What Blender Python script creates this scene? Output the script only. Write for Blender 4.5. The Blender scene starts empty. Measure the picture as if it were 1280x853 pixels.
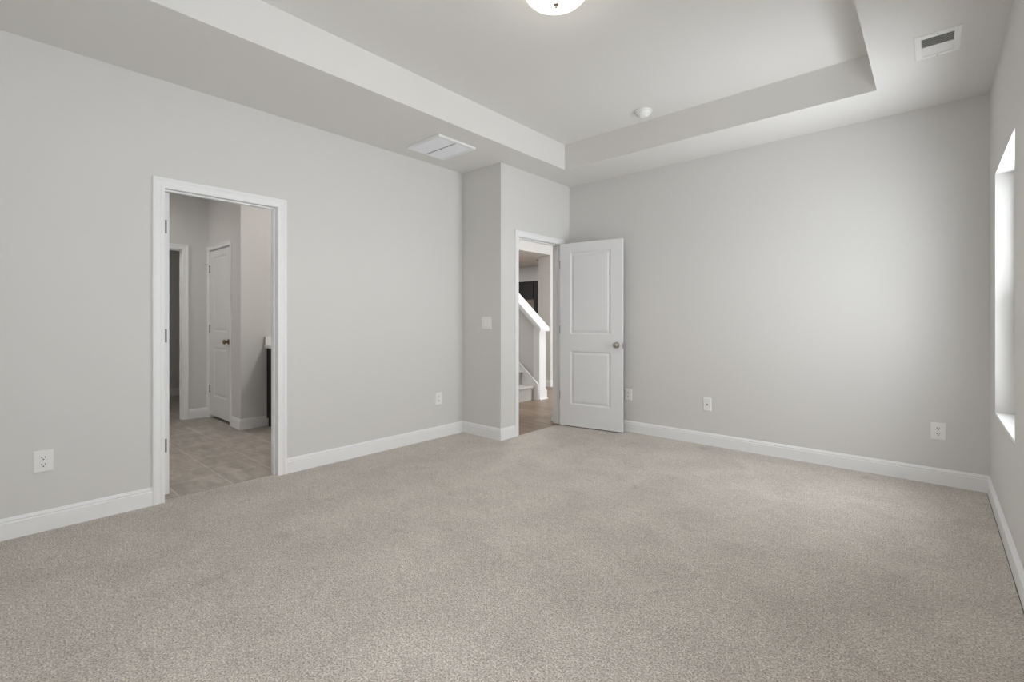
import bpy, bmesh, math, random
from mathutils import Vector, Matrix

random.seed(4)
SC = bpy.context.scene
COL = SC.collection
R = math.radians

# ------------------------------------------------------------------ camera
cd = bpy.data.cameras.new('camera')
cam = bpy.data.objects.new('camera', cd)
COL.objects.link(cam)
cam.location = (0.0, 0.0, 1.183)
cam.rotation_euler = (R(90), 0, 0.7255)
cd.sensor_width = 36.0
cd.lens = 36.0 * 594.5 / 1280.0
cd.shift_y = -25.7 / 1280.0
cd.clip_start = 0.02
SC.camera = cam

# ------------------------------------------------------------------ light and exposure
SKY = 15.2            # daylight outside the windows
SKY_LOW = 21.0       # the bright ground outside, below the horizon
DOME = 1.6           # glow of the ceiling lamp's glass bowl
BOWL_W = 42.0         # what the bowl throws down into the room
BULB_W = 8.0         # its two bulbs
BATH_W = 47.0
BATH_FILL_W = 13.0
HALL_W = 24.0
FOYER_W = 150.0
KITCHEN_W = 150.0

SC.view_settings.view_transform = 'Standard'
SC.view_settings.look = 'None'
SC.view_settings.gamma = 1.0
SC.view_settings.use_curve_mapping = False
SC.view_settings.exposure = -0.11

w = bpy.data.worlds.new('daylight')
SC.world = w
w.use_nodes = True
nt = w.node_tree
nt.nodes.clear()
out = nt.nodes.new('ShaderNodeOutputWorld')
bg = nt.nodes.new('ShaderNodeBackground')
tc = nt.nodes.new('ShaderNodeTexCoord')
sp = nt.nodes.new('ShaderNodeSeparateXYZ')
mr = nt.nodes.new('ShaderNodeMapRange')
mr.inputs['From Min'].default_value = -0.08
mr.inputs['From Max'].default_value = 0.08
mr.inputs['To Min'].default_value = SKY_LOW
mr.inputs['To Max'].default_value = SKY
nt.links.new(tc.outputs['Generated'], sp.inputs[0])
nt.links.new(sp.outputs['Z'], mr.inputs['Value'])
# sky dimming towards -Y, added to soften the back wall's bright patch
my = nt.nodes.new('ShaderNodeMapRange')
my.interpolation_type = 'SMOOTHSTEP'
my.inputs['From Min'].default_value, my.inputs['From Max'].default_value = -0.90, -0.20
my.inputs['To Min'].default_value, my.inputs['To Max'].default_value = 0.28, 1.0
nt.links.new(sp.outputs['Y'], my.inputs['Value'])
mm = nt.nodes.new('ShaderNodeMath')
mm.operation = 'MULTIPLY'
nt.links.new(mr.outputs[0], mm.inputs[0])
nt.links.new(my.outputs[0], mm.inputs[1])
nt.links.new(mm.outputs[0], bg.inputs['Strength'])
bg.inputs['Color'].default_value = (0.940, 0.965, 1.0, 1)
nt.links.new(bg.outputs[0], out.inputs[0])
try:
    SC.cycles.max_bounces = 14
    SC.cycles.diffuse_bounces = 10
    SC.cycles.use_denoising = True
except Exception:
    pass


def area(name, loc, rot, sx, sy, power, color=(1, 1, 1), portal=False):
    l = bpy.data.lights.new(name, 'AREA')
    l.shape = 'RECTANGLE'
    l.size, l.size_y = sx, sy
    l.energy = power
    l.color = color
    if portal:
        l.cycles.is_portal = True
    o = bpy.data.objects.new(name, l)
    COL.objects.link(o)
    o.location = loc
    o.rotation_euler = rot
    return o


# window openings in the right wall: (y0, y1, z0, z1)
WINS = [(3.276, 4.240, 0.605, 2.10), (0.04, 1.004, 0.605, 2.10)]
for (a, b, c, d) in WINS:
    area('window_portal', (0.485, (a + b) / 2, (c + d) / 2), (0, R(90), 0), d - c, b - a, 1, portal=True)
# lights and unseen fills of the neighbouring rooms


def bulb(name, loc, power, radius, color, parent=None):
    l = bpy.data.lights.new(name, 'POINT')
    l.energy = power
    l.shadow_soft_size = radius
    l.color = color
    o = bpy.data.objects.new(name, l)
    COL.objects.link(o)
    o.location = loc
    o.parent = parent
    return o


area('bathroom_fill_light', (-6.2, 0.5, 2.70), (0, 0, 0), 0.3, 0.3, BATH_FILL_W, (1, 0.97, 0.93))  # unseen light added to lift the far wall and tiles
bulb('bathroom_vanity_lamp', (-3.95, 2.97, 2.68), BATH_W, 0.04, (1, 0.97, 0.93))
area('closet_fill_light', (-8.0, 0.6, 2.70), (0, 0, 0), 0.25, 0.25, 4.0, (1, 0.98, 0.95))  # added out of view to brighten the dark room behind
area('hall_fill_light', (-3.95, 5.3, 2.72), (0, 0, 0), 0.4, 0.4, HALL_W, (1, 0.99, 0.98))  # no lamp known here, added to light the hall
area('foyer_window_light', (-0.6, 7.6, 1.5), (0, R(90), 0), 1.8, 2.0, FOYER_W, (0.97, 0.985, 1.0))
area('kitchen_fill_light', (-8.3, 8.0, 2.72), (0, 0, 0), 1.2, 1.2, KITCHEN_W, (1, 0.99, 0.98))  # unseen panel of light added for the large kitchen space

# ------------------------------------------------------------------ materials


def mat(name, color, rough=0.6, spec=0.3, metal=0.0):
    m = bpy.data.materials.new(name)
    m.use_nodes = True
    b = m.node_tree.nodes['Principled BSDF']
    b.inputs['Base Color'].default_value = (*color, 1)
    b.inputs['Roughness'].default_value = rough
    b.inputs['Metallic'].default_value = metal
    b.inputs['Specular IOR Level'].default_value = spec
    return m


def noise_col(m, c1, c2, scale, detail=3, lo=0.35, hi=0.65, bump=0.0, bdist=0.001, rough=0.6):
    t = m.node_tree
    b = t.nodes['Principled BSDF']
    g = t.nodes.new('ShaderNodeNewGeometry')
    n = t.nodes.new('ShaderNodeTexNoise')
    n.inputs['Scale'].default_value = scale
    n.inputs['Detail'].default_value = detail
    n.inputs['Roughness'].default_value = rough
    r = t.nodes.new('ShaderNodeValToRGB')
    r.color_ramp.elements[0].position = lo
    r.color_ramp.elements[0].color = (*c1, 1)
    r.color_ramp.elements[1].position = hi
    r.color_ramp.elements[1].color = (*c2, 1)
    t.links.new(g.outputs['Position'], n.inputs['Vector'])
    t.links.new(n.outputs[0], r.inputs[0])
    t.links.new(r.outputs[0], b.inputs['Base Color'])
    if bump:
        bp = t.nodes.new('ShaderNodeBump')
        bp.inputs['Strength'].default_value = bump
        bp.inputs['Distance'].default_value = bdist
        t.links.new(n.outputs[0], bp.inputs['Height'])
        t.links.new(bp.outputs[0], b.inputs['Normal'])
    return m


PAINT = mat('greige_wall_paint', (0.62, 0.605, 0.575), 0.75, 0.2)
noise_col(PAINT, (0.682, 0.674, 0.662), (0.694, 0.686, 0.674), 260, 2, 0.3, 0.7, 0.06, 0.0006)
CEIL = mat('ceiling_paint', (0.63, 0.62, 0.60), 0.9, 0.1)
noise_col(CEIL, (0.734, 0.724, 0.710), (0.746, 0.736, 0.722), 200, 2, 0.3, 0.7, 0.06, 0.0006)
TRIM = mat('white_trim_paint', (0.85, 0.855, 0.865), 0.38, 0.4)
DOORP = mat('white_door_paint', (0.78, 0.785, 0.80), 0.42, 0.4)
PLATE = mat('white_plastic', (0.84, 0.84, 0.835), 0.35, 0.45)
SLOT = mat('dark_slot', (0.03, 0.03, 0.03), 0.6)
NICKEL = mat('satin_nickel', (0.42, 0.39, 0.35), 0.3, 0.5, 1.0)
BRONZE = mat('dark_bronze', (0.28, 0.21, 0.14), 0.28, 0.5, 1.0)
HINGE = mat('grey_hinge_metal', (0.22, 0.22, 0.22), 0.5, 0.5, 0.6)
BLACKWOOD = mat('black_stained_wood', (0.010, 0.009, 0.010), 0.45, 0.3)
COUNTER = mat('white_counter', (0.78, 0.775, 0.76), 0.25, 0.5)
VINYL = mat('white_vinyl', (0.82, 0.82, 0.82), 0.35, 0.4)
RUBBER = mat('dark_rubber', (0.03, 0.03, 0.035), 0.7)
GRILLE = mat('grey_white_grille', (0.80, 0.805, 0.825), 0.6, 0.3)
VENTDARK = mat('duct_dark', (0.10, 0.10, 0.095), 0.8)
FILTER = mat('filter_grey', (0.50, 0.50, 0.52), 0.9, 0.1)
STAIRCARPET = noise_col(mat('stair_carpet', (0.5, 0.48, 0.45), 0.95, 0.05), (0.40, 0.385, 0.36), (0.60, 0.585, 0.56), 140, 4, 0.35, 0.65, 0.6, 0.006)

# emissive glass of the lit ceiling lamp
GLOW = bpy.data.materials.new('lit_frosted_glass')
GLOW.use_nodes = True
gb = GLOW.node_tree.nodes['Principled BSDF']
gb.inputs['Base Color'].default_value = (0.9, 0.88, 0.82, 1)
gb.inputs['Roughness'].default_value = 0.3
gb.inputs['Emission Color'].default_value = (1.0, 0.93, 0.82, 1)
gb.inputs['Emission Strength'].default_value = DOME
g_t = GLOW.node_tree.nodes.new('ShaderNodeBsdfTransparent')      # the frosted glass lets its bulbs' light out
g_t.inputs['Color'].default_value = (1.0, 0.98, 0.94, 1)
g_m = GLOW.node_tree.nodes.new('ShaderNodeMixShader')
g_m.inputs[0].default_value = 0.55
GLOW.node_tree.links.new(gb.outputs[0], g_m.inputs[1])
GLOW.node_tree.links.new(g_t.outputs[0], g_m.inputs[2])
GLOW.node_tree.links.new(g_m.outputs[0], GLOW.node_tree.nodes['Material Output'].inputs['Surface'])

# window glass: clear, faint reflection
GLASS = bpy.data.materials.new('clear_glass')
GLASS.use_nodes = True
t = GLASS.node_tree
t.nodes.clear()
o_ = t.nodes.new('ShaderNodeOutputMaterial')
mx = t.nodes.new('ShaderNodeMixShader')
tr = t.nodes.new('ShaderNodeBsdfTransparent')
gl = t.nodes.new('ShaderNodeBsdfGlossy')
fr = t.nodes.new('ShaderNodeFresnel')
fr.inputs['IOR'].default_value = 1.45
tr.inputs['Color'].default_value = (0.985, 0.99, 0.988, 1)
gl.inputs['Roughness'].default_value = 0.02
gg = t.nodes.new('ShaderNodeNewGeometry')
io = t.nodes.new('ShaderNodeMapRange')       # same reflectance entering and leaving the pane
io.inputs['To Min'].default_value, io.inputs['To Max'].default_value = 1.45, 1 / 1.45
t.links.new(gg.outputs['Backfacing'], io.inputs['Value'])
t.links.new(io.outputs[0], fr.inputs['IOR'])
t.links.new(fr.outputs[0], mx.inputs[0])
t.links.new(tr.outputs[0], mx.inputs[1])
t.links.new(gl.outputs[0], mx.inputs[2])
t.links.new(mx.outputs[0], o_.inputs[0])
# insect screen of the lower sash: fine dark mesh seen as a half-open film
SCREEN = bpy.data.materials.new('insect_screen_mesh')
SCREEN.use_nodes = True
t = SCREEN.node_tree
t.nodes.clear()
o_ = t.nodes.new('ShaderNodeOutputMaterial')
mx = t.nodes.new('ShaderNodeMixShader')
tr = t.nodes.new('ShaderNodeBsdfTransparent')
df = t.nodes.new('ShaderNodeBsdfDiffuse')
df.inputs['Color'].default_value = (0.06, 0.06, 0.06, 1)
lw = t.nodes.new('ShaderNodeLayerWeight')      # a mesh closes up when seen at a slant
lw.inputs['Blend'].default_value = 0.5
so = t.nodes.new('ShaderNodeMapRange')
so.inputs['To Min'].default_value, so.inputs['To Max'].default_value = 0.14, 0.55
t.links.new(lw.outputs['Facing'], so.inputs['Value'])
t.links.new(so.outputs[0], mx.inputs[0])
t.links.new(tr.outputs[0], mx.inputs[1])
t.links.new(df.outputs[0], mx.inputs[2])
t.links.new(mx.outputs[0], o_.inputs[0])


def carpet_material():
    m = mat('beige_cut_pile_carpet', (0.45, 0.41, 0.37), 0.95, 0.05)
    t = m.node_tree
    L = t.links.new
    b = t.nodes['Principled BSDF']
    b.inputs['Sheen Weight'].default_value = 0.15
    g = t.nodes.new('ShaderNodeNewGeometry')

    def noise(scale, detail, rough=0.5, dist=0.0):
        n = t.nodes.new('ShaderNodeTexNoise')
        n.inputs['Scale'].default_value = scale
        n.inputs['Detail'].default_value = detail
        n.inputs['Roughness'].default_value = rough
        n.inputs['Distortion'].default_value = dist
        L(g.outputs['Position'], n.inputs['Vector'])
        return n
    fine = noise(150, 3, 0.65)
    tint = noise(70, 2)
    clump = noise(38, 6, 0.72)
    patch = noise(3.2, 4, 0.62, 0.4)
    foot = noise(6.5, 2, 0.5, 0.5)
    r1 = t.nodes.new('ShaderNodeValToRGB')
    e = r1.color_ramp.elements
    e[0].position, e[0].color = 0.34, (0.260, 0.236, 0.210, 1)
    e[1].position, e[1].color = 0.66, (0.790, 0.755, 0.712, 1)
    mid = r1.color_ramp.elements.new(0.50)
    mid.color = (0.540, 0.505, 0.465, 1)
    L(fine.outputs[0], r1.inputs[0])
    # brushed pile: broad soft patches
    r2 = t.nodes.new('ShaderNodeMapRange')
    r2.inputs['From Min'].default_value, r2.inputs['From Max'].default_value = 0.36, 0.62
    r2.inputs['To Min'].default_value, r2.inputs['To Max'].default_value = 0.90, 1.04
    L(patch.outputs[0], r2.inputs['Value'])
    # small trodden marks
    r3 = t.nodes.new('ShaderNodeMapRange')
    r3.inputs['From Min'].default_value, r3.inputs['From Max'].default_value = 0.61, 0.75
    r3.inputs['To Min'].default_value, r3.inputs['To Max'].default_value = 1.0, 0.86
    L(foot.outputs[0], r3.inputs['Value'])
    r4 = t.nodes.new('ShaderNodeMapRange')
    r4.inputs['From Min'].default_value, r4.inputs['From Max'].default_value = 0.30, 0.70
    r4.inputs['To Min'].default_value, r4.inputs['To Max'].default_value = 0.84, 1.21
    L(clump.outputs[0], r4.inputs['Value'])
    m0 = t.nodes.new('ShaderNodeMath')
    m0.operation = 'MULTIPLY'
    L(r2.outputs[0], m0.inputs[0])
    L(r4.outputs[0], m0.inputs[1])
    mu = t.nodes.new('ShaderNodeMath')
    mu.operation = 'MULTIPLY'
    L(m0.outputs[0], mu.inputs[0])
    L(r3.outputs[0], mu.inputs[1])
    mixm = t.nodes.new('ShaderNodeVectorMath')
    mixm.operation = 'SCALE'
    L(r1.outputs[0], mixm.inputs[0])
    L(mu.outputs[0], mixm.inputs['Scale'])
    tm = t.nodes.new('ShaderNodeMix')
    tm.data_type = 'RGBA'
    tm.blend_type = 'MULTIPLY'
    tm.inputs['Factor'].default_value = 0.35
    rt = t.nodes.new('ShaderNodeValToRGB')
    rt.color_ramp.elements[0].position, rt.color_ramp.elements[0].color = 0.4, (0.95, 0.82, 0.70, 1)
    rt.color_ramp.elements[1].position, rt.color_ramp.elements[1].color = 0.6, (1, 1, 1, 1)
    L(tint.outputs[0], rt.inputs[0])
    L(mixm.outputs[0], tm.inputs[6])
    L(rt.outputs[0], tm.inputs[7])
    L(tm.outputs[2], b.inputs['Base Color'])
    bp = t.nodes.new('ShaderNodeBump')
    bp.inputs['Strength'].default_value = 0.55
    bp.inputs['Distance'].default_value = 0.006
    L(fine.outputs[0], bp.inputs['Height'])
    L(bp.outputs[0], b.inputs['Normal'])
    return m


def tile_material():
    m = mat('stone_floor_tile', (0.3, 0.27, 0.24), 0.45, 0.35)
    t = m.node_tree
    L = t.links.new
    b = t.nodes['Principled BSDF']
    g = t.nodes.new('ShaderNodeNewGeometry')
    mp = t.nodes.new('ShaderNodeMapping')
    mp.inputs['Location'].default_value = (4.145 + 0.29 * 20, -1.245 + 0.33 * 20, 0)
    L(g.outputs['Position'], mp.inputs['Vector'])
    br = t.nodes.new('ShaderNodeTexBrick')
    br.offset = 0.0
    br.inputs['Scale'].default_value = 1.0
    br.inputs['Mortar Size'].default_value = 0.0032
    br.inputs['Mortar Smooth'].default_value = 0.2
    br.inputs['Brick Width'].default_value = 0.29
    br.inputs['Row Height'].default_value = 0.33
    br.inputs['Color1'].default_value = (0.36, 0.325, 0.285, 1)
    br.inputs['Color2'].default_value = (0.395, 0.355, 0.315, 1)
    br.inputs['Mortar'].default_value = (0.57, 0.53, 0.48, 1)
    L(mp.outputs[0], br.inputs['Vector'])
    mp2 = t.nodes.new('ShaderNodeMapping')
    mp2.inputs['Scale'].default_value = (1.0, 2.6, 1.0)
    L(g.outputs['Position'], mp2.inputs['Vector'])
    n = t.nodes.new('ShaderNodeTexNoise')
    n.inputs['Scale'].default_value = 5.0
    n.inputs['Detail'].default_value = 6
    n.inputs['Roughness'].default_value = 0.65
    L(mp2.outputs[0], n.inputs['Vector'])
    mr_ = t.nodes.new('ShaderNodeMapRange')
    mr_.inputs['From Min'].default_value, mr_.inputs['From Max'].default_value = 0.3, 0.7
    mr_.inputs['To Min'].default_value, mr_.inputs['To Max'].default_value = 0.74, 1.26
    L(n.outputs[0], mr_.inputs['Value'])
    v = t.nodes.new('ShaderNodeVectorMath')
    v.operation = 'SCALE'
    L(br.outputs['Color'], v.inputs[0])
    L(mr_.outputs[0], v.inputs['Scale'])
    L(v.outputs[0], b.inputs['Base Color'])
    return m


def wood_floor_material():
    m = mat('wood_plank_floor', (0.3, 0.2, 0.13), 0.42, 0.35)
    t = m.node_tree
    L = t.links.new
    b = t.nodes['Principled BSDF']
    g = t.nodes.new('ShaderNodeNewGeometry')
    mp = t.nodes.new('ShaderNodeMapping')
    mp.inputs['Location'].default_value = (30, 30, 0)
    L(g.outputs['Position'], mp.inputs['Vector'])
    br = t.nodes.new('ShaderNodeTexBrick')
    br.offset = 0.37
    br.inputs['Scale'].default_value = 1.0
    br.inputs['Mortar Size'].default_value = 0.0018
    br.inputs['Brick Width'].default_value = 1.2
    br.inputs['Row Height'].default_value = 0.16
    br.inputs['Color1'].default_value = (0.225, 0.165, 0.115, 1)
    br.inputs['Color2'].default_value = (0.325, 0.250, 0.185, 1)
    br.inputs['Mortar'].default_value = (0.10, 0.07, 0.05, 1)
    L(mp.outputs[0], br.inputs['Vector'])
    mp2 = t.nodes.new('ShaderNodeMapping')
    mp2.inputs['Scale'].default_value = (2.0, 26.0, 1.0)
    L(g.outputs['Position'], mp2.inputs['Vector'])
    n = t.nodes.new('ShaderNodeTexNoise')
    n.inputs['Scale'].default_value = 1.6
    n.inputs['Detail'].default_value = 5
    n.inputs['Roughness'].default_value = 0.6
    L(mp2.outputs[0], n.inputs['Vector'])
    mr_ = t.nodes.new('ShaderNodeMapRange')
    mr_.inputs['From Min'].default_value, mr_.inputs['From Max'].default_value = 0.3, 0.7
    mr_.inputs['To Min'].default_value, mr_.inputs['To Max'].default_value = 0.68, 1.22
    L(n.outputs[0], mr_.inputs['Value'])
    v = t.nodes.new('ShaderNodeVectorMath')
    v.operation = 'SCALE'
    L(br.outputs['Color'], v.inputs[0])
    L(mr_.outputs[0], v.inputs['Scale'])
    L(v.outputs[0], b.inputs['Base Color'])
    return m


CARPET = carpet_material()
TILE = tile_material()
WOOD = wood_floor_material()

# ------------------------------------------------------------------ mesh helpers


class MB:
    """collects shapes of one part and links them as one mesh object"""

    def __init__(self):
        self.bm = bmesh.new()

    def box(self, x0, x1, y0, y1, z0, z1, bevel=0.0, seg=2):
        x0, x1 = min(x0, x1), max(x0, x1)
        y0, y1 = min(y0, y1), max(y0, y1)
        z0, z1 = min(z0, z1), max(z0, z1)
        vs = [self.bm.verts.new((x, y, z)) for z in (z0, z1) for y in (y0, y1) for x in (x0, x1)]
        fs = [self.bm.faces.new([vs[i] for i in q]) for q in
              ((0, 2, 3, 1), (4, 5, 7, 6), (0, 1, 5, 4), (2, 6, 7, 3), (0, 4, 6, 2), (1, 3, 7, 5))]
        if bevel:
            es = list({e for f in fs for e in f.edges})
            bmesh.ops.bevel(self.bm, geom=es, offset=bevel, segments=seg, profile=0.5, affect='EDGES')
        return self

    def loops(self, rings, close=True, cap0=False, cap1=False):
        """skin between successive rings of points"""
        vr = [[self.bm.verts.new(p) for p in r] for r in rings]
        n = len(vr[0])
        for a, b in zip(vr, vr[1:]):
            for i in range(n if close else n - 1):
                j = (i + 1) % n
                self.bm.faces.new((a[i], a[j], b[j], b[i]))
        if cap0:
            self.bm.faces.new(list(reversed(vr[0])))
        if cap1:
            self.bm.faces.new(vr[-1])
        return self

    def lathe(self, prof, centre, axis='Z', seg=40, flip=False):
        """prof: (radius, height) pairs along the axis from centre"""
        c = Vector(centre)
        rings = []
        for (r, h) in prof:
            r = max(r, 1e-5)
            ring = []
            for i in range(seg):
                a = 2 * math.pi * i / seg
                u, v = r * math.cos(a), r * math.sin(a)
                if axis == 'Z':
                    ring.append(c + Vector((u, v, h)))
                elif axis == 'Y':
                    ring.append(c + Vector((u, h, v)))
                else:
                    ring.append(c + Vector((h, u, v)))
            rings.append(ring)
        self.loops(rings, True, True, True)
        return self

    def poly(self, pts):
        self.bm.faces.new([self.bm.verts.new(p) for p in pts])
        return self

    def prism(self, pts, vec):
        """closed polygon pts swept by vec"""
        v = Vector(vec)
        self.loops([[Vector(p) for p in pts], [Vector(p) + v for p in pts]], True, True, True)
        return self

    def build(self, name, material, parent=None, smooth=False, label=None):
        bmesh.ops.remove_doubles(self.bm, verts=self.bm.verts, dist=1e-6)
        bmesh.ops.recalc_face_normals(self.bm, faces=self.bm.faces)
        me = bpy.data.meshes.new(name)
        self.bm.to_mesh(me)
        self.bm.free()
        me.materials.append(material)
        if smooth:
            for p in me.polygons:
                p.use_smooth = True
            try:
                me.set_sharp_from_angle(angle=R(38))
            except Exception:
                pass
        o = bpy.data.objects.new(name, me)
        COL.objects.link(o)
        if parent is not None:
            o.parent = parent
        if label:
            o['label'] = label
        return o


def tag(o, label=None, cat=None, group=None, kind=None):
    if label:
        o['label'] = label
    if cat:
        o['category'] = cat
    if group:
        o['group'] = group
    if kind:
        o['kind'] = kind
    return o


def empty(name, loc=(0, 0, 0), rz=0.0, label=None, cat=None, group=None, kind=None):
    o = bpy.data.objects.new(name, None)
    o.empty_display_size = 0.05
    COL.objects.link(o)
    o.location = loc
    o.rotation_euler = (0, 0, rz)
    return tag(o, label, cat, group, kind)


def copy_tree(o, parent=None):
    c = o.copy()
    COL.objects.link(c)
    if parent is not None:
        c.parent = parent
    for ch in list(o.children):
        copy_tree(ch, c)
    return c


def struct(o):
    o['kind'] = 'structure'
    return o


# ------------------------------------------------------------------ room dimensions (metres)
XR, XL, XD = 0.288, -3.745, -3.194        # right wall, left wall, entry wall
YN, YR, YB = -0.33, 3.434, 4.614          # near wall, return wall, back wall
H, ZT = 2.743, 3.001                      # soffit height, tray height
TX0, TX1, TY0, TY1 = -2.857, -0.289, 0.237, 4.047
WT = 0.115
BX = XL - WT                              # bathroom face of the left wall
EX = XD - WT                              # hall face of the entry wall
D2 = (0.815, 1.527, 2.047)                # bathroom doorway between jamb faces, head
D1 = (3.700, 4.449, 2.047)                # entry doorway
J = 0.017                                 # jamb board thickness

# floors
m = MB()
XE = XR - 0.0165          # the carpet stops just short of the right skirting
m.prism([(XL - 0.05, D2[0], -0.05), (XL - 0.05, D2[1], -0.05), (XL, D2[1], -0.05), (XL, YR, -0.05), (XD, YR, -0.05),
         (XD, YB, -0.05), (XE, YB, -0.05), (XE, YN, -0.05), (XL, YN, -0.05), (XL, D2[0], -0.05)], (0, 0, 0.05))
struct(m.build('floor', CARPET))
struct(MB().box(XL, XR, YN, YB, -0.12, -0.052).build('floor_slab', VENTDARK))
struct(MB().box(-6.73, XL - 0.05, -0.33, YR, -0.06, -0.008).box(-9.0, -6.73, -0.33, YR, -0.06, -0.008).build('floor_bathroom', TILE))
struct(MB().box(-12.0, XD, 3.549, 11.0, -0.06, -0.008).box(XD, 1.5, 4.73, 11.0, -0.06, -0.008).build('floor_hall', WOOD))

# bedroom walls
struct(MB().box(BX, XL, YN - WT, D2[0] - J, -0.06, H).box(BX, XL, D2[1] + J, YR, -0.06, H)
       .box(BX, XL, D2[0] - J, D2[1] + J, D2[2] + J, H).build('wall_left', PAINT))
struct(MB().box(-12.15, EX, YR, YR + WT, -0.06, H).build('wall_return', PAINT))
struct(MB().box(EX, XD, YR, D1[0] - J, -0.06, H).box(EX, XD, D1[1] + J, YB, -0.06, H)
       .box(EX, XD, D1[0] - J, D1[1] + J, D1[2] + J, H).build('wall_entry', PAINT))
struct(MB().box(EX, 1.65, YB, YB + WT, -0.06, ZT).build('wall_back', PAINT))
struct(MB().box(XL, XR + 0.20, YN - WT, YN, -0.06, ZT).build('wall_near', PAINT))
m = MB()
ys = YN - WT
for (a, b, c, d) in sorted(WINS):
    m.box(XR, XR + 0.20, ys, a, -0.06, ZT)
    m.box(XR, XR + 0.20, a, b, -0.06, c - 0.02)
    m.box(XR, XR + 0.20, a, b, d, ZT)
    ys = b
m.box(XR, XR + 0.20, ys, YB, -0.06, ZT)
struct(m.build('wall_right', PAINT))

# tray ceiling
m = MB()
m.box(BX, TX0, YN - WT, YR + WT, H, ZT)
m.box(EX, TX0, YR + WT, YB, H, ZT)
m.box(TX1, XR, YN, YB, H, ZT)
m.box(TX0, TX1, TY1, YB, H, ZT)
m.box(TX0, TX1, YN, TY0, H, ZT)
m.box(BX, XR + 0.20, YN - WT, YB + WT, ZT, ZT + 0.1)
struct(m.build('ceiling', CEIL))

# ------------------------------------------------------------------ skirting boards and casings
BASE = [(0, 0), (0.014, 0), (0.014, 0.0875), (0.0105, 0.0895), (0.0095, 0.0925), (0.0095, 0.0965), (0.0125, 0.0985), (0.0125, 0.102), (0.0085, 0.106), (0.0065, 0.1125), (0.004, 0.116), (0, 0.116)]


def baseboard(name, p0, p1, nrm, e0=0, e1=0, z0=0.0):
    """skirting from p0 to p1 (floor points on the wall plane), profile towards nrm; e = +1 outside mitre, -1 inside mitre"""
    a, b, n = Vector((*p0, z0)), Vector((*p1, z0)), Vector((*nrm, 0))
    d = (b - a).normalized()
    r0 = [a + n * t - d * (t * e0) + Vector((0, 0, z)) for t, z in BASE]
    r1 = [b + n * t + d * (t * e1) + Vector((0, 0, z)) for t, z in BASE]
    return struct(MB().loops([r0, r1], True, True, True).build(name, TRIM))


CW = 0.066
baseboard('baseboard_left', (XL, YN), (XL, D2[0] - CW), (1, 0), -1, 0)
baseboard('baseboard_left', (XL, D2[1] + CW), (XL, YR), (1, 0), 0, -1)
baseboard('baseboard_return', (XL, YR), (XD, YR), (0, -1), -1, 1)
baseboard('baseboard_entry', (XD, YR), (XD, D1[0] - 0.057), (1, 0), 1, 0)
baseboard('baseboard_entry', (XD, D1[1] + 0.057), (XD, YB), (1, 0), 0, -1)
baseboard('baseboard_back', (XD, YB), (XR, YB), (0, -1), -1, -1)
baseboard('baseboard_right', (XR, YB), (XR, YN), (-1, 0), -1, -1)
baseboard('baseboard_near', (XL, YN), (XR, YN), (0, 1), -1, -1)


def casing(name, orig, along, nrm, u0, u1, zt, cw, z0=0.0):
    """mitred three-sided door casing; u runs along 'along' from orig on the wall plane"""
    prof = [(0, 0), (0, 0.009), (0.006, 0.0115), (cw * 0.30, 0.0125), (cw * 0.36, 0.0105), (cw * 0.62, 0.0135), (cw * 0.74, 0.0175),
            (cw * 0.92, 0.018), (cw, 0.0145), (cw, 0)]
    o, al, n = Vector(orig), Vector(along), Vector(nrm)
    rings = []
    for k in range(4):
        ring = []
        for (q, tt) in prof:
            u = (u0 - q) if k < 2 else (u1 + q)
            z = z0 if k in (0, 3) else zt + q
            ring.append(o + al * u + n * tt + Vector((0, 0, z)))
        rings.append(ring)
    return struct(MB().loops(rings, True, True, True).build(name, TRIM))


def jamb(name, x0, x1, y0, y1, zt, stop, axis='X', z0=-0.008):
    """three-sided jamb lining a doorway in a wall of constant X (or Y), with a door stop; stop = (a, b) across the wall"""
    m = MB()

    def bx(a0, a1, b0, b1, c0, c1, bev=0.0):
        if axis == 'X':
            m.box(a0, a1, b0, b1, c0, c1, bev)
        else:
            m.box(b0, b1, a0, a1, c0, c1, bev)
    bx(x0, x1, y0 - J, y0, z0, zt + J)
    bx(x0, x1, y1, y1 + J, z0, zt + J)
    bx(x0, x1, y0, y1, zt, zt + J)
    s0, s1 = stop
    bx(s0, s1, y0, y0 + 0.011, z0, zt, 0.002)
    bx(s0, s1, y1 - 0.011, y1, z0, zt, 0.002)
    bx(s0, s1, y0 + 0.011, y1 - 0.011, zt - 0.011, zt, 0.002)
    return struct(m.build(name, TRIM))


# bathroom doorway: trim on the bedroom side and on the bathroom side
casing('trim_1', (XL, 0, 0), (0, 1, 0), (1, 0, 0), D2[0], D2[1], D2[2] - 0.003, CW)
casing('trim_2', (BX, 0, 0), (0, 1, 0), (-1, 0, 0), D2[0] - 0.005, D2[1] + 0.005, D2[2] + 0.005, 0.057, -0.008)
jamb('trim_3', BX, XL, D2[0], D2[1], D2[2], (XL - 0.077, XL - 0.045))
# entry doorway
casing('trim_4', (XD, 0, 0), (0, 1, 0), (1, 0, 0), D1[0] - 0.003, D1[1] + 0.003, D1[2] + 0.002, 0.057)
casing('trim_5', (EX, 0, 0), (0, 1, 0), (-1, 0, 0), D1[0] - 0.005, D1[1] + 0.005, D1[2] + 0.005, 0.057, -0.008)
jamb('trim_6', EX, XD, D1[0], D1[1], D1[2], (XD - 0.077, XD - 0.045))

# ------------------------------------------------------------------ two-panel doors
DT = 0.035


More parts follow.
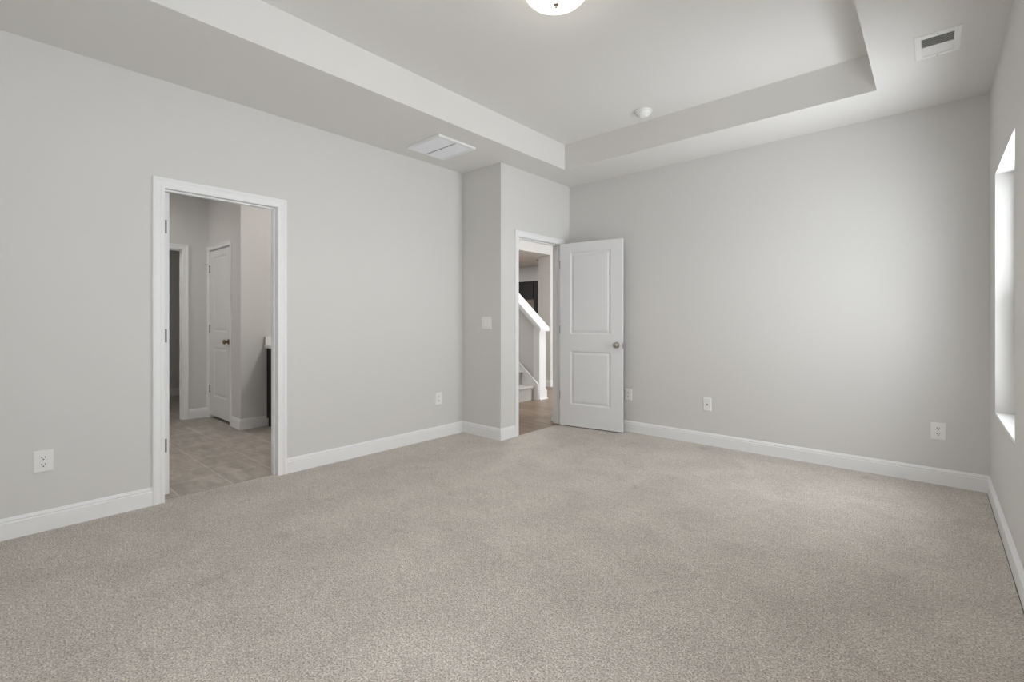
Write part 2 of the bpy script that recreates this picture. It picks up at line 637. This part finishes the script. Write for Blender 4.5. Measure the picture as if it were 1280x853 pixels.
def leaf_mesh(wd, ht, panels):
    """moulded two-panel slab: u 0..wd along X, thickness 0..DT along Y, both faces moulded"""
    m = MB()
    us = [0] + [panels[0][0], panels[0][1]] + [wd]
    zs = [0]
    for p in panels:
        zs += [p[2], p[3]]
    zs.append(ht)
    for side in (0, 1):
        y0 = 0.0 if side == 0 else DT
        s = 1 if side == 0 else -1
        for i in range(3):
            for k in range(len(zs) - 1):
                if i == 1 and k % 2 == 1:
                    a, b, c, d = us[1], us[2], zs[k], zs[k + 1]
                    rings = []
                    for (off, dep) in ((0, 0), (0.004, 0.0035), (0.010, 0.0075), (0.018, 0.0085), (0.026, 0.0065), (0.036, 0.0030), (0.040, 0.0022)):
                        y = y0 + s * dep
                        rings.append([(a + off, y, c + off), (b - off, y, c + off), (b - off, y, d - off), (a + off, y, d - off)])
                    m.loops(rings, True, False, True)
                else:
                    a, b, c, d = us[i], us[i + 1], zs[k], zs[k + 1]
                    m.poly([(a, y0, c), (b, y0, c), (b, y0, d), (a, y0, d)])
    for (x, ) in ((0,), (wd,)):
        for k in range(len(zs) - 1):
            m.poly([(x, 0, zs[k]), (x, DT, zs[k]), (x, DT, zs[k + 1]), (x, 0, zs[k + 1])])
    for z in (0, ht):
        for i in range(3):
            m.poly([(us[i], 0, z), (us[i + 1], 0, z), (us[i + 1], DT, z), (us[i], DT, z)])
    return m


PANELS = lambda wd: [(0.128, wd - 0.128, 0.240, 0.832), (0.128, wd - 0.128, 1.022, 1.925)]
KNOB = [(0.0, 0), (0.031, 0.0), (0.032, 0.003), (0.030, 0.0075), (0.022, 0.010), (0.0115, 0.012), (0.0105, 0.020), (0.012, 0.026),
        (0.020, 0.031), (0.0255, 0.038), (0.0270, 0.046), (0.0250, 0.054), (0.018, 0.060), (0.008, 0.0625), (0.0, 0.063)]


def make_door(name, wd, ht, loc, rz, label, hinge_z, hinge_face, metal, zoff=0.012):
    """leaf hung from its u=0 edge; hinge_face: 0 shows hinge barrels on the y=0 face, 1 on the y=DT face"""
    root = empty(name, loc, rz, label, 'door', None, 'structure')
    lf = leaf_mesh(wd, ht, PANELS(wd)).build('leaf', DOORP, root)
    lf.location = (0, 0, zoff)
    for s, y in ((-1, 0.0), (1, DT)):
        MB().lathe([(r, h * s) for r, h in KNOB], (wd - 0.060, y, 0.917 + zoff - 0.005), 'Y', 32).build('knob', metal, root, True)
    lp = MB().box(wd, wd + 0.0012, DT / 2 - 0.0125, DT / 2 + 0.0125, 0.888, 0.946, 0.0004).build('latch_plate', metal, root)
    MB().box(wd + 0.001, wd + 0.009, DT / 2 - 0.006, DT / 2 + 0.006, 0.908, 0.926, 0.002).build('latch_bolt', metal, lp)
    for z in hinge_z:
        m = MB()
        yb = -0.005 if hinge_face == 0 else DT + 0.005
        m.box(-0.0016, -0.0002, DT * 0.38 if hinge_face else 0.0, DT if hinge_face else DT * 0.52, z - 0.045, z + 0.045, 0.0004)
        if hinge_face and rz < 1:
            m.box(-0.0085, -0.0005, 0.003, DT, z - 0.045, z + 0.045)
        for q in range(3):
            m.lathe([(0.0062, 0), (0.0062, 0.0285)], (-0.002, yb, z - 0.045 + q * 0.0305), 'Z', 14)
        m.lathe([(0.004, 0), (0.0055, 0.004), (0.003, 0.008)], (-0.002, yb, z + 0.046), 'Z', 14)
        m.build('hinge', HINGE, root)
    return root


HZ = (0.344, 1.080, 1.812)
# entry door, opened about 99 degrees into the bedroom; its hall face is towards the camera
ang = R(8.7)
door_1 = make_door('door_1', 0.725, 2.030, (-3.150, 4.370, 0), ang,
                   'white two-panel door standing open against the back wall', HZ, 1, NICKEL)
# bathroom door, opened square into the bathroom: only its hinge edge shows past the jamb
door_2 = make_door('door_2', 0.708, 2.025, (BX + 0.006, D2[0] + 0.050, 0), R(180),
                   'bathroom door opened away from the bedroom, showing only its white hinge edge', HZ, 1, BRONZE, 0.016)

# ------------------------------------------------------------------ windows


def make_window(name, a, b, c, d, label):
    root = empty(name, (XR, a, c), 0, label, 'window', None, 'structure')
    wy, hz = b - a, d - c
    x0, x1 = 0.090, 0.165
    fw = 0.032
    m = MB()
    m.box(x0, x1, 0, fw, 0, hz, 0.003).box(x0, x1, wy - fw, wy, 0, hz, 0.003)
    m.box(x0, x1, fw, wy - fw, 0, fw, 0.003).box(x0, x1, fw, wy - fw, hz - fw, hz, 0.003)
    m.build('window_frame', VINYL, root)
    mid = hz * 0.5
    for nm, z0, z1, xx in (('lower_sash', fw, mid + 0.02, x0 + 0.008), ('upper_sash', mid - 0.02, hz - fw, x0 + 0.034)):
        s = 0.036
        m = MB()
        m.box(xx, xx + 0.024, fw, fw + s, z0, z1, 0.002).box(xx, xx + 0.024, wy - fw - s, wy - fw, z0, z1, 0.002)
        m.box(xx, xx + 0.024, fw + s, wy - fw - s, z0, z0 + s, 0.002).box(xx, xx + 0.024, fw + s, wy - fw - s, z1 - s, z1, 0.002)
        sash = m.build(nm, VINYL, root)
        g = MB()                                              # double glazing
        for gx in (xx + 0.004, xx + 0.017):
            g.box(gx, gx + 0.003, fw + s - 0.004, wy - fw - s + 0.004, z0 + s - 0.004, z1 - s + 0.004)
        g.build('glass', GLASS, sash)
    m = MB().poly([(x1 - 0.004, fw, fw), (x1 - 0.004, wy - fw, fw), (x1 - 0.004, wy - fw, mid), (x1 - 0.004, fw, mid)])
    m.build('insect_screen', SCREEN, root)
    MB().box(0.0005, 0.15, 0, wy, -0.02, -0.0, 0.003).build('sill', VINYL, root)
    return root


make_window('window_1', *WINS[0], 'tall bright window seen edge-on in the right wall near the back corner')
make_window('window_2', *WINS[1], 'second window of the right wall, beside the camera')

# ------------------------------------------------------------------ ceiling fixtures
LX, LY = -1.552, 2.116
lamp = empty('ceiling_light', (LX, LY, ZT), 0, 'lit flush-mount ceiling light with frosted glass bowl and small metal finial', 'lamp')
MB().lathe([(0.150, 0), (0.152, -0.004), (0.152, -0.016), (0.140, -0.018)], (0, 0, 0), 'Z', 56).build('mounting_pan', PLATE, lamp, True)
bowl = [(0.160, -0.012), (0.170, -0.013), (0.172, -0.018), (0.168, -0.026), (0.155, -0.040), (0.132, -0.055), (0.100, -0.067), (0.060, -0.0745), (0.02, -0.0775), (0.0, -0.078)]
MB().lathe(bowl, (0, 0, 0), 'Z', 64).build('glass_bowl', GLOW, lamp, True)
MB().lathe([(0.0, -0.076), (0.013, -0.0775), (0.0165, -0.081), (0.0165, -0.085), (0.012, -0.089), (0.006, -0.091), (0.007, -0.096), (0.005, -0.101), (0.0, -0.103)],
           (0, 0, 0), 'Z', 28).build('finial', NICKEL, lamp, True)
bulb('bulb', (0, 0, -0.037), BULB_W, 0.012, (1, 0.97, 0.93), lamp)
l = bpy.data.lights.new('bowl_light', 'SPOT')
l.energy, l.color, l.shadow_soft_size = BOWL_W, (1, 0.97, 0.93), 0.05
l.spot_size, l.spot_blend = R(150), 0.6
bo = bpy.data.objects.new('bowl_light', l)
COL.objects.link(bo)
bo.location = (0, 0, -0.115)
bo.parent = lamp

det = empty('smoke_detector', (-1.886, 3.842, ZT), 0, 'round white smoke detector on the raised tray ceiling', 'smoke detector')
MB().lathe([(0.074, 0), (0.075, -0.003), (0.074, -0.011), (0.071, -0.013)], (0, 0, 0), 'Z', 48).build('mounting_base', PLATE, det, True)
MB().lathe([(0.058, -0.012), (0.060, -0.020), (0.058, -0.030), (0.052, -0.036), (0.044, -0.038), (0.043, -0.043), (0.034, -0.050), (0.012, -0.0525), (0.0, -0.053)],
           (0, 0, 0), 'Z', 48).build('cover', PLATE, det, True)
MB().lathe([(0.009, -0.051), (0.009, -0.0545), (0.0, -0.055)], (0.02, -0.012, 0.0015), 'Z', 16).build('test_button', PLATE, det, True)

# supply register on the right-hand soffit
SVX, SVY = 0.0155, 3.592
sv = empty('supply_vent', (SVX, SVY, H), 0, 'white ceiling air register with louvers over a dark backing near the right wall', 'vent')
hx, hy, ox0, ox1, oy0, oy1 = 0.101, 0.152, -0.068, 0.068, -0.115, 0.115
m = MB()
o4 = lambda x0, x1, y0, y1, z: [(x0, y0, z), (x1, y0, z), (x1, y1, z), (x0, y1, z)]
m.loops([o4(-hx, hx, -hy, hy, 0), o4(-hx, hx, -hy, hy, -0.003), o4(-hx + 0.006, hx - 0.006, -hy + 0.006, hy - 0.006, -0.007),
         o4(ox0, ox1, oy0, oy1, -0.007), o4(ox0, ox1, oy0, oy1, 0.0)])
m.build('frame', PLATE, sv)
MB().loops([o4(ox0 - 0.001, ox1 + 0.001, oy0 - 0.001, oy1 + 0.001, -0.0002), o4(ox0, ox1, oy0, oy1, -0.0006)], True, True, True).build('duct_shade', VENTDARK, sv)  # flat dark sheet stands for the shade inside the duct
m = MB()
for k in range(15):
    y = oy0 + 0.004 + k * 0.0158
    s = 1 if k < 7 else -1
    if k == 7:
        continue
    if s > 0:
        p = [(ox0, y + 0.004, -0.0068), (ox0, y + 0.0075, -0.0010), (ox0, y + 0.0065, -0.0010), (ox0, y + 0.003, -0.0068)]
    else:
        p = [(ox0, y - 0.004, -0.0010), (ox0, y + 0.010, -0.0066), (ox0, y + 0.009, -0.0072), (ox0, y - 0.005, -0.0016)]
    m.prism(p, (ox1 - ox0, 0, 0))
m.box(ox0, ox1, -0.006, 0.000, -0.0068, -0.001)
m.build('louvers', PLATE, sv)
for y in (-0.140, 0.140):
    MB().lathe([(0.004, -0.0068), (0.004, -0.0085), (0.0, -0.0092)], (0, y, 0), 'Z', 12).build('screw', FILTER, sv, True)

# return grille on the left soffit
rv = empty('return_vent', (-3.311, 2.777, H), 0, 'square white return air grille on the left soffit', 'vent')
hx, hy, fr_ = 0.223, 0.212, 0.026
m = MB()
m.loops([o4(-hx, hx, -hy, hy, 0), o4(-hx, hx, -hy, hy, -0.016), o4(-hx + 0.004, hx - 0.004, -hy + 0.004, hy - 0.004, -0.019),
         o4(-hx + fr_, hx - fr_, -hy + fr_, hy - fr_, -0.016), o4(-hx + fr_, hx - fr_, -hy + fr_, hy - fr_, -0.002)])
m.build('frame', PLATE, rv)
MB().loops([o4(-hx + fr_ - .001, hx - fr_ + .001, -hy + fr_ - .001, hy - fr_ + .001, -0.0005), o4(-hx + fr_, hx - fr_, -hy + fr_, hy - fr_, -0.0025)], True, True, True).build('filter', FILTER, rv)
m = MB()
n_sl = 30
for k in range(n_sl):
    x = -hx + fr_ + (k + 0.5) * (2 * (hx - fr_)) / n_sl
    p = [(x - 0.005, -hy + fr_, -0.0145), (x + 0.003, -hy + fr_, -0.0045), (x + 0.004, -hy + fr_, -0.0052), (x - 0.004, -hy + fr_, -0.0152)]
    m.prism(p, (0, 2 * (hy - fr_), 0))
m.build('slats', GRILLE, rv)
MB().box(-hx + fr_, hx - fr_, -0.003, 0.003, -0.0178, -0.003).build('divider', FILTER, rv)

# ------------------------------------------------------------------ outlets, switch, door stop
# built facing -Y (local), plate centred at the origin, back on y = 0


def plate(parent, wd, ht):
    rings = []
    for (off, y) in ((0, 0), (0, -0.002), (0.002, -0.0045), (0.006, -0.006)):
        rings.append([(-wd / 2 + off, y, -ht / 2 + off), (wd / 2 - off, y, -ht / 2 + off), (wd / 2 - off, y, ht / 2 - off), (-wd / 2 + off, y, ht / 2 - off)])
    return MB().loops(rings, True, True, True).build('cover_plate', PLATE, parent)


def receptacle(parent, z):
    m = MB()
    pts = []
    for i in range(28):
        a = 2 * math.pi * i / 28
        pts.append((0.0172 * math.cos(a), -0.0055, z + max(-0.0135, min(0.0135, 0.0172 * math.sin(a)))))
    m.prism(pts, (0, -0.0025, 0))
    rc = m.build('receptacle', PLATE, parent)
    m = MB()
    m.box(-0.0082, -0.0052, -0.0086, -0.0079, z - 0.0015, z + 0.0085)
    m.box(0.0052, 0.0082, -0.0086, -0.0079, z - 0.0005, z + 0.0080)
    m.lathe([(0.0032, -0.0079), (0.0032, -0.0086)], (0, 0, z - 0.0078), 'Y', 12)
    m.build('slots', SLOT, rc)


def make_outlet():
    o = empty('wall_outlet')
    plate(o, 0.084, 0.122)
    receptacle(o, 0.0197)
    receptacle(o, -0.0197)
    MB().lathe([(0.003, -0.0055), (0.003, -0.0070), (0.0, -0.0074)], (0, 0, 0), 'Y', 12).build('screw', PLATE, o, True)
    return o


OUTLETS = [
    ((XL, 0.252, 0.392), R(90), 'white duplex outlet on the left wall before the bathroom doorway'),
    ((XL, 3.103, 0.394), R(90), 'white duplex outlet on the left wall between bathroom doorway and inside corner'),
    ((-2.434, YB, 0.394), 0.0, 'white outlet on the back wall half hidden behind the open door edge'),
    ((0.024, YB, 0.383), 0.0, 'white duplex outlet low on the back wall near the window corner'),
]
first = make_outlet()
for i, (loc, rz, lab) in enumerate(OUTLETS):
    o = first if i == 0 else copy_tree(first)
    o.location = loc
    o.rotation_euler = (0, 0, rz)
    tag(o, lab, 'outlet', 'duplex outlets along the skirting')
jk = empty('cable_jack', (-1.610, YB, 0.387), 0, 'white single-jack wall plate in the middle of the back wall', 'wall plate')
plate(jk, 0.076, 0.124)
MB().lathe([(0.0075, -0.0055), (0.0075, -0.008), (0.0048, -0.008), (0.0048, -0.0150), (0.0, -0.0152)], (0, 0, -0.004), 'Y', 18).build('connector', HINGE, jk, True)
for z in (-0.047, 0.047):
    MB().lathe([(0.003, -0.0055), (0.003, -0.0068), (0.0, -0.0072)], (0, 0, z), 'Y', 12).build('screw', PLATE, jk, True)

sw = empty('light_switch', (-3.386, YR, 1.157), 0, 'white double rocker light switch on the short wall by the entry', 'switch')
plate(sw, 0.140, 0.130)
for x in (-0.0265, 0.0265):
    MB().box(x - 0.0178, x + 0.0178, -0.0075, -0.0052, -0.0345, 0.0345, 0.0008).build('switch_surround', PLATE, sw)
    pr = [(x - 0.0155, -0.007, -0.031), (x - 0.0155, -0.0115, -0.030), (x - 0.0155, -0.0085, 0.0), (x - 0.0155, -0.0078, 0.030), (x - 0.0155, -0.007, 0.031)]
    MB().prism(pr, (0.031, 0, 0)).build('rocker', PLATE, sw)

ds = empty('door_stop', (-2.50, YB - 0.014, 0.05), 0, 'small door stop with dark rubber tip behind the open door', 'door stop')
MB().lathe([(0.011, 0), (0.011, -0.005), (0.0055, -0.008), (0.0055, -0.044), (0.008, -0.046)], (0, 0, 0), 'Y', 18).build('rod', NICKEL, ds, True)
MB().lathe([(0.0, -0.045), (0.010, -0.046), (0.0105, -0.054), (0.007, -0.058), (0.0, -0.0585)], (0, 0, 0), 'Y', 18).build('rubber_tip', RUBBER, ds, True)

# ------------------------------------------------------------------ bathroom beyond the left doorway
FX, LYY, OX = -6.730, 1.915, -5.650        # far wall, linen-closet wall, vanity wall
D3 = (-6.680, -5.966, 2.040)               # linen closet door opening (x0, x1, head)
D4 = (0.93, 1.640, 2.030)                  # far doorway opening (y0, y1, head)
struct(MB().box(FX - WT, FX, -0.33, D4[0] - J, -0.06, H).box(FX - WT, FX, D4[1] + J, LYY + WT, -0.06, H)
       .box(FX - WT, FX, D4[0] - J, D4[1] + J, D4[2] + J, H).build('wall_bathroom_far', PAINT))
struct(MB().box(FX, D3[0] - J, LYY, LYY + WT, -0.06, H).box(D3[1] + J, OX, LYY, LYY + WT, -0.06, H)
       .box(D3[0] - J, D3[1] + J, LYY, LYY + WT, D3[2] + J, H)
       .box(OX - WT, OX, LYY + WT, YR, -0.06, H).box(FX - WT, FX, LYY + WT, YR, -0.06, H).build('wall_bathroom_linen', PAINT))
struct(MB().box(-9.0, BX, -0.33 - WT, -0.33, -0.06, H).build('wall_bathroom_near', PAINT))
struct(MB().box(-9.0, FX - WT, 2.3, 2.3 + WT, -0.06, H).box(-9.0 - WT, -9.0, -0.45, 2.42, -0.06, H).build('wall_closet', PAINT))
struct(MB().box(-9.1, BX, -0.45, YR, H, H + 0.1).build('ceiling_bathroom', CEIL))
bz = -0.008
baseboard('baseboard_bathroom_far', (FX, D4[1] + 0.063), (FX, LYY), (1, 0), 0, -1, bz)
baseboard('baseboard_bathroom_linen', (D3[1] + 0.063, LYY), (OX, LYY), (0, -1), 0, 1, bz)
baseboard('baseboard_bathroom_vanity', (OX, LYY), (OX, YR), (1, 0), 1, 0, bz)
baseboard('baseboard_closet', (-9.0, -0.33), (-9.0, 2.3), (1, 0), 0, -1, bz)
baseboard('baseboard_closet', (-9.0, 2.3), (FX - WT, 2.3), (0, -1), -1, 0, bz)
casing('trim_7', (FX, 0, 0), (0, 1, 0), (1, 0, 0), D4[0] - 0.005, D4[1] + 0.005, D4[2] + 0.005, 0.057, bz)
jamb('trim_8', FX - WT, FX, D4[0], D4[1], D4[2], (FX - 0.077, FX - 0.045))
casing('trim_9', (0, LYY, 0), (1, 0, 0), (0, -1, 0), D3[0] - 0.003, D3[1] + 0.003, D3[2] + 0.003, 0.047, bz)
jamb('trim_10', LYY, LYY + WT, D3[0], D3[1], D3[2], (LYY + 0.042, LYY + 0.074), 'Y')
door_3 = make_door('door_3', 0.706, 2.000, (D3[0] + 0.004, LYY + 0.004, 0), 0,
                   'closed white two-panel closet door with bronze knob inside the bathroom', HZ, 0, BRONZE, 0.026)
ps = MB()
ps.lathe([(0.003, 0), (0.003, -0.055)], (0.0, 0.0, 0), 'Y', 10)
ps.lathe([(0.006, -0.055), (0.006, -0.064)], (0.0, 0.0, 0), 'Y', 12)
o = ps.build('hinge_stop', HINGE, door_3)
o.location = (-0.004, -0.006, 1.868)
o.rotation_euler = (0, 0, R(-58))

van = empty('bathroom_vanity', (OX + 0.015, 2.157, 0), 0, 'black vanity cabinet with white counter just inside the bathroom doorway', 'vanity')
vy1 = YR - 2.157 - 0.004
MB().box(0.004, 0.530, 0.022, vy1, 0.085, 0.868, 0.002).box(0.020, 0.455, 0.035, vy1, -0.008, 0.085).build('cabinet', BLACKWOOD, van)
for k in range(3):
    y0 = 0.032 + k * 0.412
    m = MB()
    m.box(0.530, 0.548, y0, y0 + 0.400, 0.100, 0.855, 0.003)
    d_ = m.build('cabinet_door', BLACKWOOD, van)
    MB().lathe([(0.005, 0), (0.005, 0.012), (0.013, 0.018), (0.013, 0.024), (0.0, 0.026)], (0.548, y0 + 0.36, 0.72), 'X', 16).build('knob', NICKEL, d_, True)
MB().box(0.0, 0.565, 0.0, vy1, 0.870, 0.902, 0.004).build('countertop', COUNTER, van)
MB().box(0.0, 0.020, 0.0, vy1, 0.902, 1.002, 0.003).build('backsplash', COUNTER, van)

# ------------------------------------------------------------------ hall, stairs and kitchen beyond the entry doorway
struct(MB().box(-3.385, EX, 4.545, 5.0, -0.06, H).build('wall_hall_right', PAINT))
struct(MB().box(-12.0, -4.60, 4.49, 4.55, -0.06, H).build('wall_stair', PAINT))
struct(MB().box(-5.42, -5.14, 6.835, 9.0, -0.06, H).box(-5.42, -5.14, 4.56, 6.835, 2.355, H).build('wall_hall_opening', PAINT))
struct(MB().box(-12.0, 1.5, 10.7, 10.85, -0.06, H).build('wall_kitchen', PAINT))
struct(MB().box(-12.15, -12.0, 3.4, 10.85, -0.06, H).build('wall_kitchen_side', PAINT))
struct(MB().box(1.5, 1.65, 4.73, 10.85, -0.06, H).build('wall_foyer', PAINT))
struct(MB().box(-12.15, EX, YR + WT, 10.85, H, H + 0.1).box(EX, 1.65, YB + WT, 10.85, H, H + 0.1).build('ceiling_hall', CEIL))
baseboard('baseboard_hall_right', (EX, 4.545), (-3.385, 4.545), (0, -1), 0, 1, bz)
baseboard('baseboard_hall_corner', (-3.385, 4.545), (-3.385, 5.0), (-1, 0), 1, 0, bz)
baseboard('baseboard_hall_opening', (-5.42, 6.835), (-5.14, 6.835), (0, -1), 1, 1, bz)
baseboard('baseboard_hall_far', (-5.14, 6.835), (-5.14, 9.0), (1, 0), 1, 0, bz)

st = empty('staircase', (-4.50, 4.565, 0), 0, 'light grey carpeted stairs rising beside the white newel post', 'stairs')
rise, run, sw_ = 0.203, 0.228, 0.986
for k in range(6):
    zt = rise * (k + 1)
    x0 = -run * k
    pr = [(x0, 0, max(-0.008, zt - rise - 0.02)), (x0, 0, zt - 0.045), (x0 + 0.020, 0, zt - 0.040), (x0 + 0.030, 0, zt - 0.025), (x0 + 0.030, 0, zt - 0.012),
          (x0 + 0.020, 0, zt - 0.002), (x0 + 0.005, 0, zt), (x0 - run - 0.01, 0, zt), (x0 - run - 0.01, 0, max(-0.008, zt - rise - 0.02))]
    MB().prism(pr, (0, sw_, 0)).build('step', STAIRCARPET, st, True)
sl = rise / run
sk = [(0.090, sw_, -0.008), (0.090, sw_, 0.236), (-0.29, sw_, 0.545), (-1.62, sw_, 0.545 + 1.33 * 0.82), (-1.62, sw_, -0.008)]
MB().prism(sk, (0, 0.022, 0)).build('skirt_board', TRIM, st)

# closed balustrade: wall, sloping cap, newel with plinth
bl = empty('stair_balustrade', (-4.41, 5.59, 0), 0, 'low closed stair balustrade with white sloping cap seen through the entry doorway', 'balustrade')
cs = (1.466 - 1.097) / (4.817 - 4.407)      # cap slope
ztop = lambda x: 1.060 - cs * x             # underside of the cap at local x
pw = [(-0.02, 0, -0.008), (-0.02, 0, ztop(-0.02)), (-1.45, 0, ztop(-1.45)), (-1.45, 0, -0.008)]
MB().prism([(x, 0.012, z) for x, y, z in pw], (0, 0.135, 0)).build('panel', PAINT, bl)
fz = [(-0.05, -0.002, ztop(-0.05)), (-1.45, -0.002, ztop(-1.45)), (-1.45, -0.002, ztop(-1.45) - 0.055), (-0.05, -0.002, ztop(-0.05) - 0.055)]
MB().prism(fz, (0, 0.014, 0)).build('fascia', TRIM, bl)
cp = [(0.035, -0.018, 1.052 - cs * 0.035), (0.035, -0.018, 1.060 + 0.036 - cs * 0.035 + 0.012), (-1.45, -0.018, ztop(-1.45) + 0.048), (-1.45, -0.018, ztop(-1.45))]
MB().prism(cp, (0, 0.215, 0)).build('cap', TRIM, bl)
nw = MB().box(-0.115, 0.0, 0.0, 0.160, -0.008, 1.075, 0.003).build('newel_post', TRIM, bl)
MB().box(-0.128, 0.013, -0.013, 0.173, -0.008, 0.125, 0.004).box(-0.123, 0.008, -0.008, 0.168, 0.125, 0.150, 0.006).box(-0.128, 0.024, -0.013, 0.184, -0.008, 0.012, 0.004).build('plinth', TRIM, nw)


def shaker(m, x0, x1, y, z0, z1, s=0.055):
    """framed cabinet door front facing -Y"""
    m.box(x0, x0 + s, y - 0.02, y, z0, z1, 0.002).box(x1 - s, x1, y - 0.02, y, z0, z1, 0.002)
    m.box(x0 + s, x1 - s, y - 0.02, y, z0, z0 + s, 0.002).box(x0 + s, x1 - s, y - 0.02, y, z1 - s, z1, 0.002)
    m.box(x0 + s, x1 - s, y - 0.008, y, z0 + s, z1 - s)
    return m


kc = empty('kitchen_cabinet', (-8.185, 10.12, 0), 0, 'black wall cabinet high in the kitchen seen over the stair cap', 'cabinet')
MB().box(-0.92, 0.0, 0.0, 0.578, 1.779, 2.262, 0.002).build('carcass', BLACKWOOD, kc)
for x0, x1 in ((-0.915, -0.462), (-0.457, -0.006)):
    shaker(MB(), x0, x1, -0.001, 1.785, 2.225).build('cabinet_door', BLACKWOOD, kc)
tcab = empty('tall_cabinet', (-8.180, 10.12, 0), 0, 'tall black kitchen cabinet standing right of the high wall cabinet', 'cabinet')
MB().box(0.0, 0.70, 0.0, 0.578, -0.008, 2.262, 0.002).build('carcass', BLACKWOOD, tcab)
for x0, x1 in ((0.035, 0.345), (0.350, 0.690)):
    shaker(MB(), x0, x1, -0.001, 1.40, 2.225).build('cabinet_door', BLACKWOOD, tcab)
    shaker(MB(), x0, x1, -0.001, 0.10, 1.39).build('cabinet_door', BLACKWOOD, tcab)

dl = empty('recessed_downlight', (-7.60, 9.61, H), 0, 'small round ceiling fixture in the kitchen ahead of the black cabinets', 'lamp')
MB().lathe([(0.085, 0), (0.085, -0.006), (0.062, -0.010), (0.055, -0.004)], (0, 0, 0), 'Z', 32).build('trim_ring', FILTER, dl, True)
MB().lathe([(0.056, -0.002), (0.050, -0.022), (0.02, -0.030), (0.0, -0.030)], (0, 0, 0), 'Z', 32).build('lens', HINGE, dl, True)
